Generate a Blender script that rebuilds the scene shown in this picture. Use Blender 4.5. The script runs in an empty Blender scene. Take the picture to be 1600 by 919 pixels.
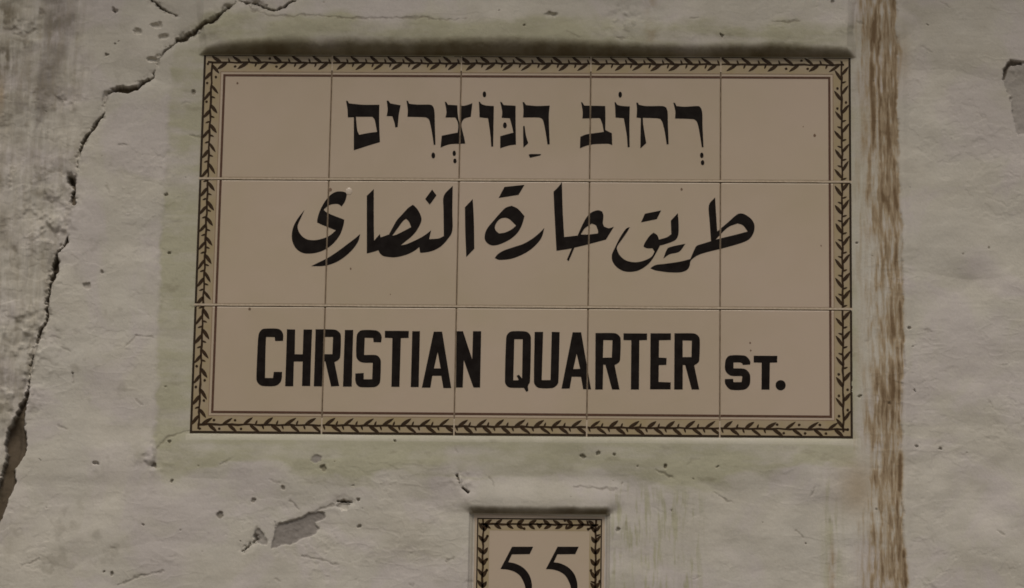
import bpy, bmesh, math, random
import numpy as np
from mathutils import Vector, Matrix
from mathutils.geometry import delaunay_2d_cdt

random.seed(7)
S = bpy.context.scene
COL = S.collection

# ------------------------------------------------------------------ camera
# the wall face is the plane y = 0 (front = -Y); the sign's top left corner is (0, 0, ZT)
ZT = 2.958
RV = np.array([-0.24904183, 0.03841317, 0.01149086])
TV = np.array([-0.358218, -0.27826102, 4.4443937])
FN = 3.735847747757376
def rodrigues(r):
    th = np.linalg.norm(r); k = r / th
    K = np.array([[0, -k[2], k[1]], [k[2], 0, -k[0]], [-k[1], k[0], 0]])
    return np.eye(3) + math.sin(th) * K + (1 - math.cos(th)) * K @ K
RM = rodrigues(RV)
CP = -RM.T @ TV                                   # camera in wall coordinates (right, down, into the wall)
def tow(v): return Vector((v[0], v[2], -v[1]))
cam_d = bpy.data.cameras.new('camera'); cam = bpy.data.objects.new('camera', cam_d); COL.objects.link(cam)
rx, dn, fw = tow(RM[0]), tow(RM[1]), tow(RM[2])
M4 = Matrix((( rx.x, -dn.x, -fw.x, CP[0]), (rx.y, -dn.y, -fw.y, CP[2]), (rx.z, -dn.z, -fw.z, ZT - CP[1]), (0, 0, 0, 1)))
cam.matrix_world = M4
cam_d.sensor_width = 36; cam_d.lens = FN * 36; cam_d.clip_start = 0.05; cam_d.clip_end = 200
S.camera = cam
F = FN * 1600
HM = np.array([[F, 0, 800], [0, F, 459.5], [0, 0, 1]]) @ np.column_stack([RM[:, 0], RM[:, 1], TV])
HI = np.linalg.inv(HM)
def W(px, py):                                    # a spot measured on the photograph -> metres on the wall (right, down)
    q = HI @ np.array([px, py, 1.0]); return q[0] / q[2], q[1] / q[2]

# ------------------------------------------------------------------ light
SUN_EL, SUN_AZ = 52, 184                          # soft high daylight from the street side
w = bpy.data.worlds.new('World'); S.world = w; w.use_nodes = True
nt = w.node_tree; bg = nt.nodes['Background']
sky = nt.nodes.new('ShaderNodeTexSky'); sky.sky_type = 'NISHITA'; sky.sun_disc = False
sky.sun_elevation = math.radians(SUN_EL); sky.sun_rotation = math.radians(SUN_AZ)
sky.air_density = 1.0; sky.dust_density = 4.0; sky.ozone_density = 0.6
nt.links.new(sky.outputs[0], bg.inputs[0]); bg.inputs[1].default_value = 0.05
sl = bpy.data.lights.new('sun', 'SUN'); sl.energy = 1.3; sl.angle = math.radians(26); sl.color = (1.0, 0.93, 0.83)
so = bpy.data.objects.new('sun', sl); COL.objects.link(so)
az = math.radians(SUN_AZ); el = math.radians(SUN_EL)
sd = Vector((math.sin(az) * math.cos(el), math.cos(az) * math.cos(el), math.sin(el)))
so.location = sd * 8 + Vector((.4, 0, 2)); so.rotation_euler = sd.to_track_quat('Z', 'Y').to_euler()
S.cycles.filter_width = 1.65
S.view_settings.view_transform = 'Standard'; S.view_settings.look = 'None'
S.view_settings.exposure = 0.10; S.view_settings.gamma = 1.0; S.view_settings.use_curve_mapping = False

# ------------------------------------------------------------------ materials
def lin(c): return tuple(((v / 255) / 12.92 if v / 255 <= .04045 else ((v / 255 + .055) / 1.055) ** 2.4) for v in c)
class Mat:
    def __init__(s, name, rough=.9, spec=.3):
        s.m = bpy.data.materials.new(name); s.m.use_nodes = True; s.t = s.m.node_tree
        s.b = s.t.nodes['Principled BSDF']; s.b.inputs['Roughness'].default_value = rough
        s.b.inputs['Specular IOR Level'].default_value = spec
        s.tc = s.t.nodes.new('ShaderNodeTexCoord').outputs['Object']
    def n(s, kind, **k):
        x = s.t.nodes.new(kind)
        for a, v in k.items(): setattr(x, a, v)
        return x
    def l(s, a, b): s.t.links.new(a, b)
    def noise(s, scale, detail=4, rough=.55, vec=None, dist=0):
        x = s.n('ShaderNodeTexNoise'); x.inputs['Scale'].default_value = scale; x.inputs['Detail'].default_value = detail
        x.inputs['Roughness'].default_value = rough; x.inputs['Distortion'].default_value = dist
        s.l(vec or s.tc, x.inputs['Vector']); return x.outputs['Fac']
    def ramp(s, fac, a, b, c0=0.0, c1=1.0):
        x = s.n('ShaderNodeMapRange'); x.inputs[1].default_value = a; x.inputs[2].default_value = b
        x.inputs[3].default_value = c0; x.inputs[4].default_value = c1; s.l(fac, x.inputs[0]); return x.outputs[0]
    def mul(s, a, b, op='MULTIPLY'):
        x = s.n('ShaderNodeMath', operation=op)
        for i, v in enumerate((a, b)):
            if isinstance(v, (int, float)): x.inputs[i].default_value = v
            else: s.l(v, x.inputs[i])
        return x.outputs[0]
    def mix(s, fac, a, b, mode='MIX'):
        x = s.n('ShaderNodeMix', data_type='RGBA', blend_type=mode)
        for i, v in ((0, fac), (6, a), (7, b)):
            if isinstance(v, (int, float)): x.inputs[i].default_value = v
            elif isinstance(v, tuple): x.inputs[i].default_value = (*v, 1)
            else: s.l(v, x.inputs[i])
        return x.outputs[2]
    def attr(s, name):
        a = s.n('ShaderNodeAttribute', attribute_name=name); sp = s.n('ShaderNodeSeparateColor')
        s.l(a.outputs['Color'], sp.inputs[0]); return sp.outputs[0], sp.outputs[1], sp.outputs[2], a.outputs['Alpha']
    def col(s, v):
        if isinstance(v, tuple): s.b.inputs['Base Color'].default_value = (*v, 1)
        else: s.l(v, s.b.inputs['Base Color'])
        return s
    def bump(s, h, dist, strength=1.0):
        x = s.n('ShaderNodeBump'); x.inputs['Distance'].default_value = dist; x.inputs['Strength'].default_value = strength
        s.l(h, x.inputs['Height']); s.l(x.outputs[0], s.b.inputs['Normal']); return s

def wall_material():
    m = Mat('whitewashed_plaster', .93, .15)
    streak, damp, bare, dirt = m.attr('mask_a')
    tone, violet, rough, soil_shade = m.attr('mask_b')
    base = (0.522, 0.498, 0.440)
    c = m.mix(m.ramp(m.noise(9, 5, .6), .35, .68), base, (0.485, 0.456, 0.388))
    c = m.mix(m.mul(violet, .8), c, (0.225, 0.205, 0.192))
    c = m.mix(m.mul(m.ramp(m.noise(11, 4, .6, dist=.8), .47, .60), .75), c, (0.508, 0.468, 0.448))
    c = m.mix(m.mul(damp, .85), c, (0.400, 0.388, 0.275))
    mp = m.n('ShaderNodeMapping'); mp.inputs['Scale'].default_value = (1, 1, .12); m.l(m.tc, mp.inputs[0])
    vs = m.noise(150, 4, .6, vec=mp.outputs[0])
    c = m.mix(m.mul(rough, m.ramp(vs, .40, .70, 0, .55)), c, (0.29, 0.255, 0.19))
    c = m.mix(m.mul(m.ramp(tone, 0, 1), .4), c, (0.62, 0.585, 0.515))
    c = m.mix(bare, c, m.mix(m.noise(220, 3), (0.235, 0.215, 0.195), (0.30, 0.275, 0.25)))
    c = m.mix(m.ramp(streak, 0, .5), c, (0.36, 0.285, 0.190))
    c = m.mix(m.ramp(streak, .45, 1.1), c, (0.135, 0.082, 0.040))
    c = m.mix(soil_shade, c, (0.115, 0.092, 0.052))
    c = m.mix(dirt, c, (0.082, 0.060, 0.036))
    fine = m.noise(420, 4, .65)
    c = m.mix(1.0, c, m.mix(m.ramp(fine, .3, .7), (.95, .95, .95), (1.04, 1.04, 1.04)), 'MULTIPLY')
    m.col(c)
    h = m.mul(m.noise(210, 5, .62), m.mul(m.noise(70, 3, .5), 1.4), 'ADD')
    m.bump(h, .0007, .6)
    return m.m
def tile_material():
    m = Mat('cream_glaze', .22, .45)
    oi = m.n('ShaderNodeObjectInfo').outputs['Random']
    c = m.mix(m.ramp(m.noise(14, 3), .35, .65), (0.426, 0.350, 0.247), (0.440, 0.354, 0.262))
    c = m.mix(m.ramp(oi, 0, 1, 0, .7), c, (0.394, 0.318, 0.222)); c = m.mix(m.ramp(m.noise(5, 3, dist=.5), .4, .65, 0, .8), c, (0.452, 0.362, 0.280))
    c = m.mix(m.ramp(m.noise(900, 2), .70, .78, 0, .35), c, (0.22, 0.15, 0.10))
    m.col(c); m.bump(m.noise(30, 2), .0006, .35)
    m.l(m.ramp(m.noise(60, 3), .3, .7, .28, .42), m.b.inputs['Roughness'])
    return m.m
def paint(name, a, b, rough=.3, spec=.35, sc=300):
    m = Mat(name, rough, spec); m.col(m.mix(m.ramp(m.noise(sc, 3), .35, .65), a, b)); return m.m
MW = wall_material(); MT = tile_material()
M_BLACK = paint('black_glaze', (0.006, 0.0035, 0.0025), (0.012, 0.009, 0.0075), .45, .07, 90)
M_BAND = paint('tan_glaze', (0.328, 0.258, 0.138), (0.350, 0.280, 0.185), .32, .4, 45)
M_LEAF = paint('dark_brown_glaze', (0.024, 0.013, 0.005), (0.045, 0.024, 0.008), .42, .15)
M_LINE = paint('dark_line_glaze', (0.022, 0.014, 0.006), (0.034, 0.021, 0.01), .42, .15)
M_INNER = paint('red_brown_glaze', (0.075, 0.036, 0.020), (0.100, 0.050, 0.030), .42, .2)
M_GROUT = paint('pale_grout', (0.52, 0.44, 0.335), (0.42, 0.345, 0.255), .9, .1)
M_JOINT = paint('grey_brown_grout', (0.12, 0.088, 0.057), (0.22, 0.17, 0.122), .9, .1, 120)
M_SPECK = paint('brown_speck', (0.12, 0.08, 0.05), (0.2, 0.13, 0.09), .5, .2)
M_GLINT = paint('painted_glint', (0.56, 0.48, 0.39), (0.50, 0.42, 0.33), .25, .5)
M_BODY = paint('fired_clay', (0.34, 0.24, 0.16), (0.28, 0.19, 0.12), .8, .1)

# ------------------------------------------------------------------ helpers
def tag(o, label, cat, group=None):
    o['label'] = label; o['category'] = cat
    if group: o['group'] = group
def empty(name, loc):
    o = bpy.data.objects.new(name, None); COL.objects.link(o); o.location = loc; o.empty_display_size = .05
    return o
def obj(name, bm, mat, parent=None, smooth=False):
    me = bpy.data.meshes.new(name); bm.to_mesh(me); bm.free()
    me.materials.append(mat)
    if smooth:
        for p in me.polygons: p.use_smooth = True
    o = bpy.data.objects.new(name, me); COL.objects.link(o)
    if parent: o.parent = parent
    return o
def smooth_contour(pts, corner=42, sub=4):
    n = len(pts); out = []
    P = [np.array(p, float) for p in pts]
    def is_c(i):
        a = P[i] - P[i - 1]; b = P[(i + 1) % n] - P[i]
        c = np.dot(a, b) / (np.linalg.norm(a) * np.linalg.norm(b) + 1e-9)
        return math.degrees(math.acos(max(-1, min(1, c)))) > corner
    C = [is_c(i) for i in range(n)]
    for i in range(n):
        p1, p2 = P[i], P[(i + 1) % n]; out.append(p1)
        if C[i] and C[(i + 1) % n]: continue
        d = np.linalg.norm(p2 - p1)
        def lim(t): 
            l = np.linalg.norm(t); return t if l < d * 1.3 else t * (d * 1.3 / l)
        t1 = (p2 - p1) if C[i] else lim((p2 - P[i - 1]) * .5)
        t2 = (p2 - p1) if C[(i + 1) % n] else lim((P[(i + 2) % n] - p1) * .5)
        for k in range(1, sub):
            t = k / sub
            out.append((2*t**3-3*t**2+1)*p1 + (t**3-2*t**2+t)*t1 + (-2*t**3+3*t**2)*p2 + (t**3-t**2)*t2)
    return out
def sheet(bm, contours, depth=.0003, y=0.0):
    """contours: outer + holes in wall metres (right, down); adds a thin slab of paint in front of y"""
    vs, es = [], []
    for c in contours:
        k = len(vs); vs += [Vector((float(p[0]), float(p[1]))) for p in c]
        es += [(k + i, k + (i + 1) % len(c)) for i in range(len(c))]
    ov, oe, of, *_ = delaunay_2d_cdt(vs, es, [], 0, 1e-7)
    def inside(x, y):
        k = False
        for c in contours:
            j = len(c) - 1
            for i in range(len(c)):
                (xi, yi), (xj, yj) = c[i], c[j]
                if (yi > y) != (yj > y) and x < (xj-xi)*(y-yi)/(yj-yi)+xi: k = not k
                j = i
        return k
    of = [tuple(f) for f in of]
    of = [f for f in of if inside(sum(ov[i].x for i in f)/len(f), sum(ov[i].y for i in f)/len(f))]
    fv = [bm.verts.new((v.x, y - depth, -v.y)) for v in ov]
    edges = {}
    for f in of:
        try: bm.faces.new([fv[i] for i in f])
        except ValueError: pass
        for a, b in zip(f, f[1:] + f[:1]):
            k = (min(a, b), max(a, b)); edges[k] = edges.get(k, 0) + 1
    back = {}
    for (a, b), n in edges.items():
        if n == 1:
            for i in (a, b):
                if i not in back: back[i] = bm.verts.new((ov[i].x, y, -ov[i].y))
            bm.faces.new((fv[a], fv[b], back[b], back[a]))
def disc(cx, cy, rx_, ry_=None, n=14, jig=0):
    ry_ = ry_ or rx_
    return [(cx + rx_ * math.cos(2*math.pi*i/n) * (1 + random.uniform(-jig, jig)), cy + ry_ * math.sin(2*math.pi*i/n) * (1 + random.uniform(-jig, jig))) for i in range(n)]

# ------------------------------------------------------------------ wall
def vnoise(x, z, seed):
    r = np.random.RandomState(seed); N = 256
    L = r.rand(N, N).astype(np.float32)
    xi = np.floor(x).astype(np.int32); zi = np.floor(z).astype(np.int32)
    fx = (x - xi).astype(np.float32); fz = (z - zi).astype(np.float32)
    fx = fx*fx*fx*(fx*(fx*6-15)+10); fz = fz*fz*fz*(fz*(fz*6-15)+10)
    a = L[xi % N, zi % N]; b = L[(xi+1) % N, zi % N]; c = L[xi % N, (zi+1) % N]; d = L[(xi+1) % N, (zi+1) % N]
    return (a*(1-fx)+b*fx)*(1-fz) + (c*(1-fx)+d*fx)*fz
def fbm(x, z, freq, seed, oct=4, gain=.5):
    s = np.zeros_like(x, dtype=np.float32); a = 1.0; t = 0
    for i in range(oct):
        ca, sa = math.cos(.7*i+.3), math.sin(.7*i+.3)
        s += a * (vnoise((x*ca+z*sa)*freq+31.7*i, (-x*sa+z*ca)*freq+17.3*i, seed+i) - .5); t += a; a *= gain; freq *= 2.03
    return s / t * 2
def sstep(a, b, x):
    t = np.clip((x - a) / (b - a), 0, 1); return t*t*(3-2*t)

def grid_axis(lo, a, b, hi, step):
    core = np.arange(a, b, step)
    def tail(d, lim):
        o = []; p = 0; s = step
        while p < lim: s *= 1.16; p += s; o.append(min(p, lim))
        return np.array(o)
    return np.concatenate([a - tail(-1, a - lo)[::-1], core, core[-1] + tail(1, hi - core[-1])])
gx = grid_axis(-2.4, -.33, 1.07, 3.2, .00085)
gd = grid_axis(-1.6, -.14, .74, ZT, .00085)            # downwards from the sign's top edge
X, D = np.meshgrid(gx, gd)                             # rows = down
X = X.astype(np.float64); D = D.astype(np.float64)
q = HM[2, 0]*X + HM[2, 1]*D + HM[2, 2]
PX = ((HM[0, 0]*X + HM[0, 1]*D + HM[0, 2]) / q).astype(np.float32)
PY = ((HM[1, 0]*X + HM[1, 1]*D + HM[1, 2]) / q).astype(np.float32)
xf = X.astype(np.float32); zf = D.astype(np.float32)
n1 = fbm(xf, zf, 7, 11, 4); n2 = fbm(xf, zf, 22, 21, 4); n3 = fbm(xf, zf, 70, 31, 4); n4 = fbm(xf, zf, 210, 41, 3)
nv = fbm((xf + n3*.0008) * 7, zf * .7, 40, 51, 4)                  # vertical streaks
xw = xf + n3*.0011 + n2*.0008
nf = fbm(xw * 13, zf * 1.5, 42, 171, 3)              # finer ones
nh = fbm(xf * .5, zf * 3, 30, 61, 4)                   # brush strokes
wob = n3 * 5 + n4 * 2.2                                # ragged edges, in photo pixels
WX = PX + wob; WY = PY + np.roll(wob, 37, axis=1)

def seg_dist(pts, pad, closed=False):
    """distance of wall vertices to a polyline with a varying half width; negative inside"""
    out = np.full(PX.shape, 1e3, np.float32)
    P = pts + [pts[0]] if closed else pts
    for a, b in zip(P[:-1], P[1:]):
        x0, x1 = min(a[0], b[0]) - pad, max(a[0], b[0]) + pad; y0, y1 = min(a[1], b[1]) - pad, max(a[1], b[1]) + pad
        r = np.where((PY.max(1) > y0) & (PY.min(1) < y1))[0]; c = np.where((PX.max(0) > x0) & (PX.min(0) < x1))[0]
        if len(r) == 0 or len(c) == 0: continue
        sl_ = (slice(r[0], r[-1]+1), slice(c[0], c[-1]+1))
        px, py = CX[sl_], CY[sl_]
        dx, dy = b[0]-a[0], b[1]-a[1]; L2 = dx*dx+dy*dy+1e-6
        t = np.clip(((px-a[0])*dx+(py-a[1])*dy)/L2, 0, 1)
        wdt = (a[2] if len(a) > 2 else 0)*(1-t) + (b[2] if len(b) > 2 else 0)*t
        out[sl_] = np.minimum(out[sl_], np.hypot(px-(a[0]+t*dx), py-(a[1]+t*dy)) - wdt)
    return out
def poly_mask(pts, soft, x=None, y=None):
    x = WX if x is None else x; y = WY if y is None else y
    inside = np.zeros(PX.shape, bool)
    n = len(pts); j = n - 1
    for i in range(n):
        xi, yi = pts[i]; xj, yj = pts[j]
        if yi != yj:
            inside ^= ((yi > y) != (yj > y)) & (x < (xj-xi)*(y-yi)/(yj-yi)+xi)
        j = i
    d = np.full(PX.shape, 1e3, np.float32)
    xs = [p[0] for p in pts]; ys = [p[1] for p in pts]; pad = soft*2 + 14
    r = np.where((PY.max(1) > min(ys)-pad) & (PY.min(1) < max(ys)+pad))[0]; c = np.where((PX.max(0) > min(xs)-pad) & (PX.min(0) < max(xs)+pad))[0]
    if len(r) == 0 or len(c) == 0: return inside.astype(np.float32)
    s_ = (slice(r[0], r[-1]+1), slice(c[0], c[-1]+1)); px, py = x[s_], y[s_]; dd = d[s_]
    for i in range(n):
        a, b = pts[i-1], pts[i]; dx, dy = b[0]-a[0], b[1]-a[1]
        t = np.clip(((px-a[0])*dx+(py-a[1])*dy)/(dx*dx+dy*dy+1e-6), 0, 1)
        np.minimum(dd, np.hypot(px-(a[0]+t*dx), py-(a[1]+t*dy)), out=dd)
    sd_ = np.where(inside, d, -d)
    return sstep(-soft, soft, sd_)
CX = PX + n4*3.0 + n3*2.0; CY = PY + np.roll(n4, 91, axis=1)*3.0 + np.roll(n3, 53, axis=0)*2.0

nb = fbm(xf + n1*.03, zf*1.25 + n2*.012, 17, 141, 2, .35)            # trowel swells
Hh = n1*.0024 + n2*.0007 + n3*.00016 + n4*.00004 + nh*.00030 + nb*.0024 + np.abs(fbm(xf*.8, zf*1.5, 9, 151, 2))*.0026       # metres towards the street
layer = np.zeros(PX.shape, np.float32)
patch = (.16 + .55*sstep(.0, .45, fbm(xf, zf, 6, 350, 3)) + .35*(1-sstep(60, 160, PX))) * (1 - sstep(1325, 1345, PX)*(1-sstep(1405, 1425, PX)))
for k_, (fr_, th_, hh_) in enumerate(((10, .02, .0007), (15, .16, .0008), (24, .22, .0007), (40, .30, .0006))):
    f_ = fbm(xf*(.8 + .1*k_) + n3*.0012, zf*1.3 + n3*.0012, fr_, 300+7*k_, 5, .55)
    m_ = sstep(th_, th_ + .045, f_); Hh -= m_*hh_*patch*.62; layer += m_*patch*(.30, .35, .4, .5)[k_]*(1 - sstep(th_ + .05, th_ + .35, f_))
rg_ = fbm(xf*.7 + n2*.01, zf*1.6, 34, 340, 3)
Hh += np.clip(1 - np.abs(rg_)*9, 0, 1)**2 * .0003 * sstep(-.1, .3, n1)
right = sstep(1420, 1440, PX)
Hh += right * (fbm(xf, zf, 13, 71, 3)*.0020)
# ---- rough old plaster left of the long crack
crack_line_y = np.array([-60, 0, 33, 65, 92, 120, 145, 182, 205, 250, 320, 375, 400, 450, 495, 540, 600, 650, 700, 760, 815, 990], float)
crack_line_x = np.array([420, 378, 338, 275, 248, 238, 170, 160, 140, 122, 112, 105, 88, 78, 72, 57, 45, 30, 30, 18, 0, -60], float)
cl = np.interp(PY, crack_line_y, crack_line_x).astype(np.float32)
oldp = (1 - sstep(-6, 6, PX - cl)) * (1 - sstep(95, 150, PX + n2*40)) 
oldp = np.maximum(oldp, (1 - sstep(50, 120, PX + n2*45)) * (PY < 300))
Hh += oldp * (fbm(xf, zf, 38, 81, 3)*.0024 + n3*.0004 + nv*.0009 - .0015)
Hh -= (1 - sstep(-4, 4, PX - cl)) * sstep(140, 330, PY) * .0016
# knobbly patches
for (cx_, cy_, r_) in ((78, 330, 42), (40, 525, 48), (22, 600, 40), (75, 365, 30), (30, 45, 32), (975, 32, 24), (100, 150, 26), (722, 752, 16), (240, 715, 22)):
    Hh += np.exp(-((PX-cx_)**2+(PY-cy_)**2)/(r_*r_)) * sstep(-.25, .45, fbm(xf, zf, 62, 91, 3))*.0042

# ---- mortar round the sign: the plaster above it stands out and rounds in to the tiles
lipx = np.array([-400, 306, 320, 345, 400, 520, 700, 800, 880, 960, 1040, 1130, 1220, 1290, 1322, 1336, 2400], float)
lipD = np.array([0, 0, 8, 14, 17, 17.5, 18, 18.5, 17, 14.5, 13.5, 13.5, 13, 12, 9, 0, 0], float) / 1000
Dl = np.interp(PX + n2*8, lipx, lipD).astype(np.float32) * (1 + .10*n2 + .10*fbm(xf, zf*.3, 30, 181, 3))
top_d = .0005                                          # sign top edge, metres down
lip_h = Dl * .98 + .002 + n3*.0014 + n4*.0004 + nv*.0005 + n2*.0007
t = np.clip((-D + top_d) / np.maximum(lip_h, .002), 0, 1).astype(np.float32)     # 0 at the tiles, 1 at the lip
prof = np.sqrt(np.clip(1 - (1 - t)**2, 0, 1)) * (1 + (.10*n3 + .05*n4)*(1 - t))
upf = 1 - sstep(.02, .12, (-D).astype(np.float32)) * .85
rd = np.hypot(np.maximum(np.maximum(-X, X - .75), 0), np.maximum(np.maximum(-D, D - .45), 0)).astype(np.float32)
fill = 1 - sstep(0, .035, rd)                          # calm, nearly flush mortar round the tiles
Hh = Hh * (1 - .75*fill) - .0007*fill*sstep(-.01, .0, D) * (1 - sstep(.45, .46, D))
Hh += np.where(D < top_d, Dl * prof * upf, 0)
sx = np.clip((X - .375), -1, 1)
SW, SH = .75, .45
inx = (X > -.004) & (X < SW + .004)
# ledge under the sign
tb = np.clip((D - SH) / .007, 0, 1); ledge = .0042 * np.sqrt(1 - (1 - tb)**2) * sstep(-.012, .02, X) * (1 - sstep(SW - .03, SW + .012, X)) * (1 - sstep(.03, .09, D - SH))
Hh += np.where(D > SH, ledge, 0).astype(np.float32)
# plaster edge left of the damp band
edge = np.interp(PY, [0, 110, 200, 400, 700, 760, 919], [285, 268, 262, 250, 243, 243, 240]).astype(np.float32)
Hh += .0016 * (1 - sstep(-7, 7, PX + n3*6 - edge)) * sstep(110, 170, PY) * (1 - sstep(735, 760, PY)) * sstep(-5, 5, PX - cl)

# ---- number plaque recess
pcx, pcy = W(841.8, 905); PW = W(947, 860)[0] - W(739, 860)[0]; ptop = W(843, 804)[1]
PHh = PW; pbot = ptop + PHh; pl, prt = pcx - PW/2, pcx + PW/2
ex = np.maximum(pl - X, X - prt).astype(np.float32); ey = np.maximum(ptop - D, D - pbot).astype(np.float32)
tp = np.clip((ptop - D) / (.0085 + n3*.0006), 0, 1)
pex, pey = np.maximum(ex, 0), np.maximum(ey, 0); pr_ = np.hypot(pex, pey) + 1e-6
upw = np.where(D < ptop, pey/pr_, 0)**2                 # how much of this spot faces the top edge
dep = .0042 + .0062*upw; wid = .0065 + .0022*upw + n3*.0010 + n4*.0004
pp_ = np.clip(pr_/wid, 0, 1)
Hh += (dep*np.sqrt(1 - (1 - pp_)**2)*(1 - sstep(.012, .045, pr_))*((ex > 0) | (ey > 0))).astype(np.float32)
near = (np.maximum(ex, ey) < .004); Hh = np.where(near & (D > ptop), Hh * .4, Hh)

# ---- right-hand rendered strip with the rust run
rb = np.interp(PY, [-60, 240, 400, 500, 700, 780, 850, 990], [1401, 1404, 1409, 1412, 1407, 1408, 1412, 1420]).astype(np.float32)
lb = np.interp(PY, [-60, 0, 120, 300, 700, 800, 990], [1333, 1336, 1340, 1345, 1350, 1345, 1335]).astype(np.float32)
strip = sstep(-14, 26, PX - lb + n3*3 + nv*10) * (1 - sstep(-2.5, 2.5, PX - rb + n3*4 + n4*2 + n2*4))
Hh += strip * (-.0012 + nv*.0012) + .0012*np.exp(-((PX - rb - 7)/6)**2)

# ---- cracks and holes
dirt = np.zeros(PX.shape, np.float32); bare = np.zeros(PX.shape, np.float32)
CR = [
 [(377,-12,2.2),(372,6,2),(352,22,2.6),(340,33,3),(318,40,2.8),(300,50,3),(288,57,3.4),(276,64,2.6),(258,79,2.4),(248,92,2),(243,110,1.6),(238,119,2.6),(226,127,3.2),(217,133,2.6)],
 [(166,148,1),(163,165,.7),(160,182,1.6),(148,196,1.5),(138,209,2),(128,226,1.8),(124,245,1.4),(122,262,1.2),(120,278,1.6)],
 [(109,276,3),(114,284,4.2),(117,296,2.6),(115,308,3),(117,318,2.4)],
 [(105,370,2),(104,380,4.5),(98,389,2.8),(91,395,1.6),(88,408,2.6),(85,420,5),(82,434,3.4),(78,450,1.6),(74,466,2),(73,482,2.2),(75,493,2),(70,505,3),(63,522,3),(57,536,3.2)],
 [(56,540,1.2),(50,560,1),(47,582,1),(46,600,1.2)],
 [(373,4,1.6),(390,8,1.4),(408,14,1.4),(425,20,1.4),(437,22,1.8),(450,14,1.6),(462,5,1.4),(478,-8,1.2)],
 [(385,12,1),(402,24,1.3),(420,30,1.1),(440,32,1.4),(462,33,1),(480,31,1.6),(500,31,1),(530,35,.8),(550,38,1.5),(575,36,1.2),(610,35,1.4),(640,36,1),(670,35,.9),(700,40,.5),(730,36,.4)],
 [(228,-8,1.2),(245,8,1.6),(262,19,2.2),(276,25,1.4)],
 [(897,763,.7),(915,761,1.1),(940,764,.9),(965,766,.5)],
 [(1026,737,.8),(1040,742,1.6),(1050,748,.8)],
 [(1115,771,.5),(1130,780,.9),(1147,787,.5)],
 [(380,860,.6),(396,846,2),(404,838,1.2)],
 [(490,800,1),(512,792,1.4),(524,789,.8)],
 [(528,783,1.6),(538,782,2.6),(550,786,1.3)],
 [(714,742,1.2),(717,756,2)],[(724,763,1.8),(733,769,2.2)],
 [(700,878,1),(708,872,1.8)],[(472,868,.7),(500,874,1.1),(530,883,.5)],
 [(1340,34,1),(1348,38,1.4)],[(1205,38,.7),(1230,40,1),(1248,38,1.2)],[(1076,35,.8),(1090,34,.8)],
 [(1268,775,1),(1272,765,.8)],[(1243,830,.6),(1254,840,1)],[(115,598,.7),(116,585,.9)],
 [(195,545,.4),(215,525,.7),(240,528,.4)], [(22,892,.4),(45,880,.9),(62,873,.4)],[(185,915,.5),(220,900,1.2),(255,894,.5)],
 [(22,54,1),(36,57,2.4),(55,47,1)],[(62,12,2),(66,18,3)],[(300,672,.4),(262,684,.8),(246,700,.5)],
]
wvar = fbm(xf, zf, 55, 161, 3)
crk = np.full(PX.shape, 1e3, np.float32); scr = crk.copy()
for i, c in enumerate(CR):
    d_ = seg_dist(c, 14) - wvar*(2.6 if i < 5 else 1.5) - n4*1.2 + (1.0 if i < 5 else .7)
    if (i < 8 and i != 6) or i in (11, 13, 14, 15): crk = np.minimum(crk, d_)
    else: scr = np.minimum(scr, d_)
sm_ = 1 - sstep(-1.2, 2.6, scr); Hh -= sm_*.0011; dirt = np.maximum(dirt, sm_*.40)
cm = 1 - sstep(-1.0, 1.3, crk)
Hh -= cm * .0065
dirt = np.maximum(dirt, cm * .92)
chip = sstep(-.05, .35, fbm(xf, zf, 120, 201, 3) + .5*n2) * (1 - sstep(1.5, 6.5, crk)) * (PX < 420)
Hh -= chip*.0022; dirt = np.maximum(dirt, chip*.22*(1-cm))
Hh -= np.exp(-np.clip(crk, 0, None)**2/40) * .0012     # the lips curl in
HO = [[(168,147),(176,139),(186,136),(200,137),(212,133),(220,131),(216,140),(200,145),(186,145),(176,143)],
      [(45,603),(43,625),(40,645),(37,665),(41,690),(37,712),(23,732),(22,758),(12,785),(2,808),(-14,840),(-20,800),(-4,760),(6,730),(11,710),(9,690),(15,668),(27,645),(38,620)],
      [(88,399),(92,410),(90,424),(84,436),(80,440),(83,425),(84,410)],[(103,274),(118,276),(119,286),(112,290),(106,282)]]
for h_, dep, dk in zip(HO, (.008, .011, .008, .006), (1, .93, .9, .8)):
    k = poly_mask(h_, 2.2, CX, CY); Hh -= k * dep * (1 + n2*.25); dirt = np.maximum(dirt, k * dk)
PITS = [(344,806,5,.85),(397,782,4,.6),(241,728,4.5,.9),(268,751,2.5,.6),(1040,730,3,1),(910,714,3.2,.6),(935,710,3.2,.6),(958,712,2.2,.6),(505,732,5,.7),
 (560,782,3,.7),(561,823,2,.6),(174,896,2.4,.6),(443,765,3,.4),(167,86,2.4,.7),(182,68,1.4,.5),(259,303,2.4,.7),(160,425,3.5,.4),(135,447,5,.3),(265,396,1.8,.6),
 (302,144,3.2,.6),(1120,729,1.6,.6),(1422,515,2.6,.5),(1430,610,2,.4),(1432,698,2,.5),(1470,702,2,.4),(1300,6,2.6,.5),(1128,60,2.4,.7),(116,586,1.4,.5),(820,48,1.6,.4),
 (1338,378,1.6,.5),(1343,620,2,.4),(617,690,2,.5),(965,828,3,.4),(185,65,1.3,.5),(177,15,3,.3),(264,690,2.4,.4),(225,820,2,.3),(162,892,1.8,.5),(1260,850,1.5,.3)]
for (cx_, cy_, r_, k_) in PITS:
    d_ = np.hypot(CX-cx_, CY-cy_); m_ = 1 - sstep(r_*.7, r_*1.25, d_); Hh -= m_*.0026; dirt = np.maximum(dirt, m_*k_*.72)
lit_rim = np.zeros(PX.shape, np.float32)
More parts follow.
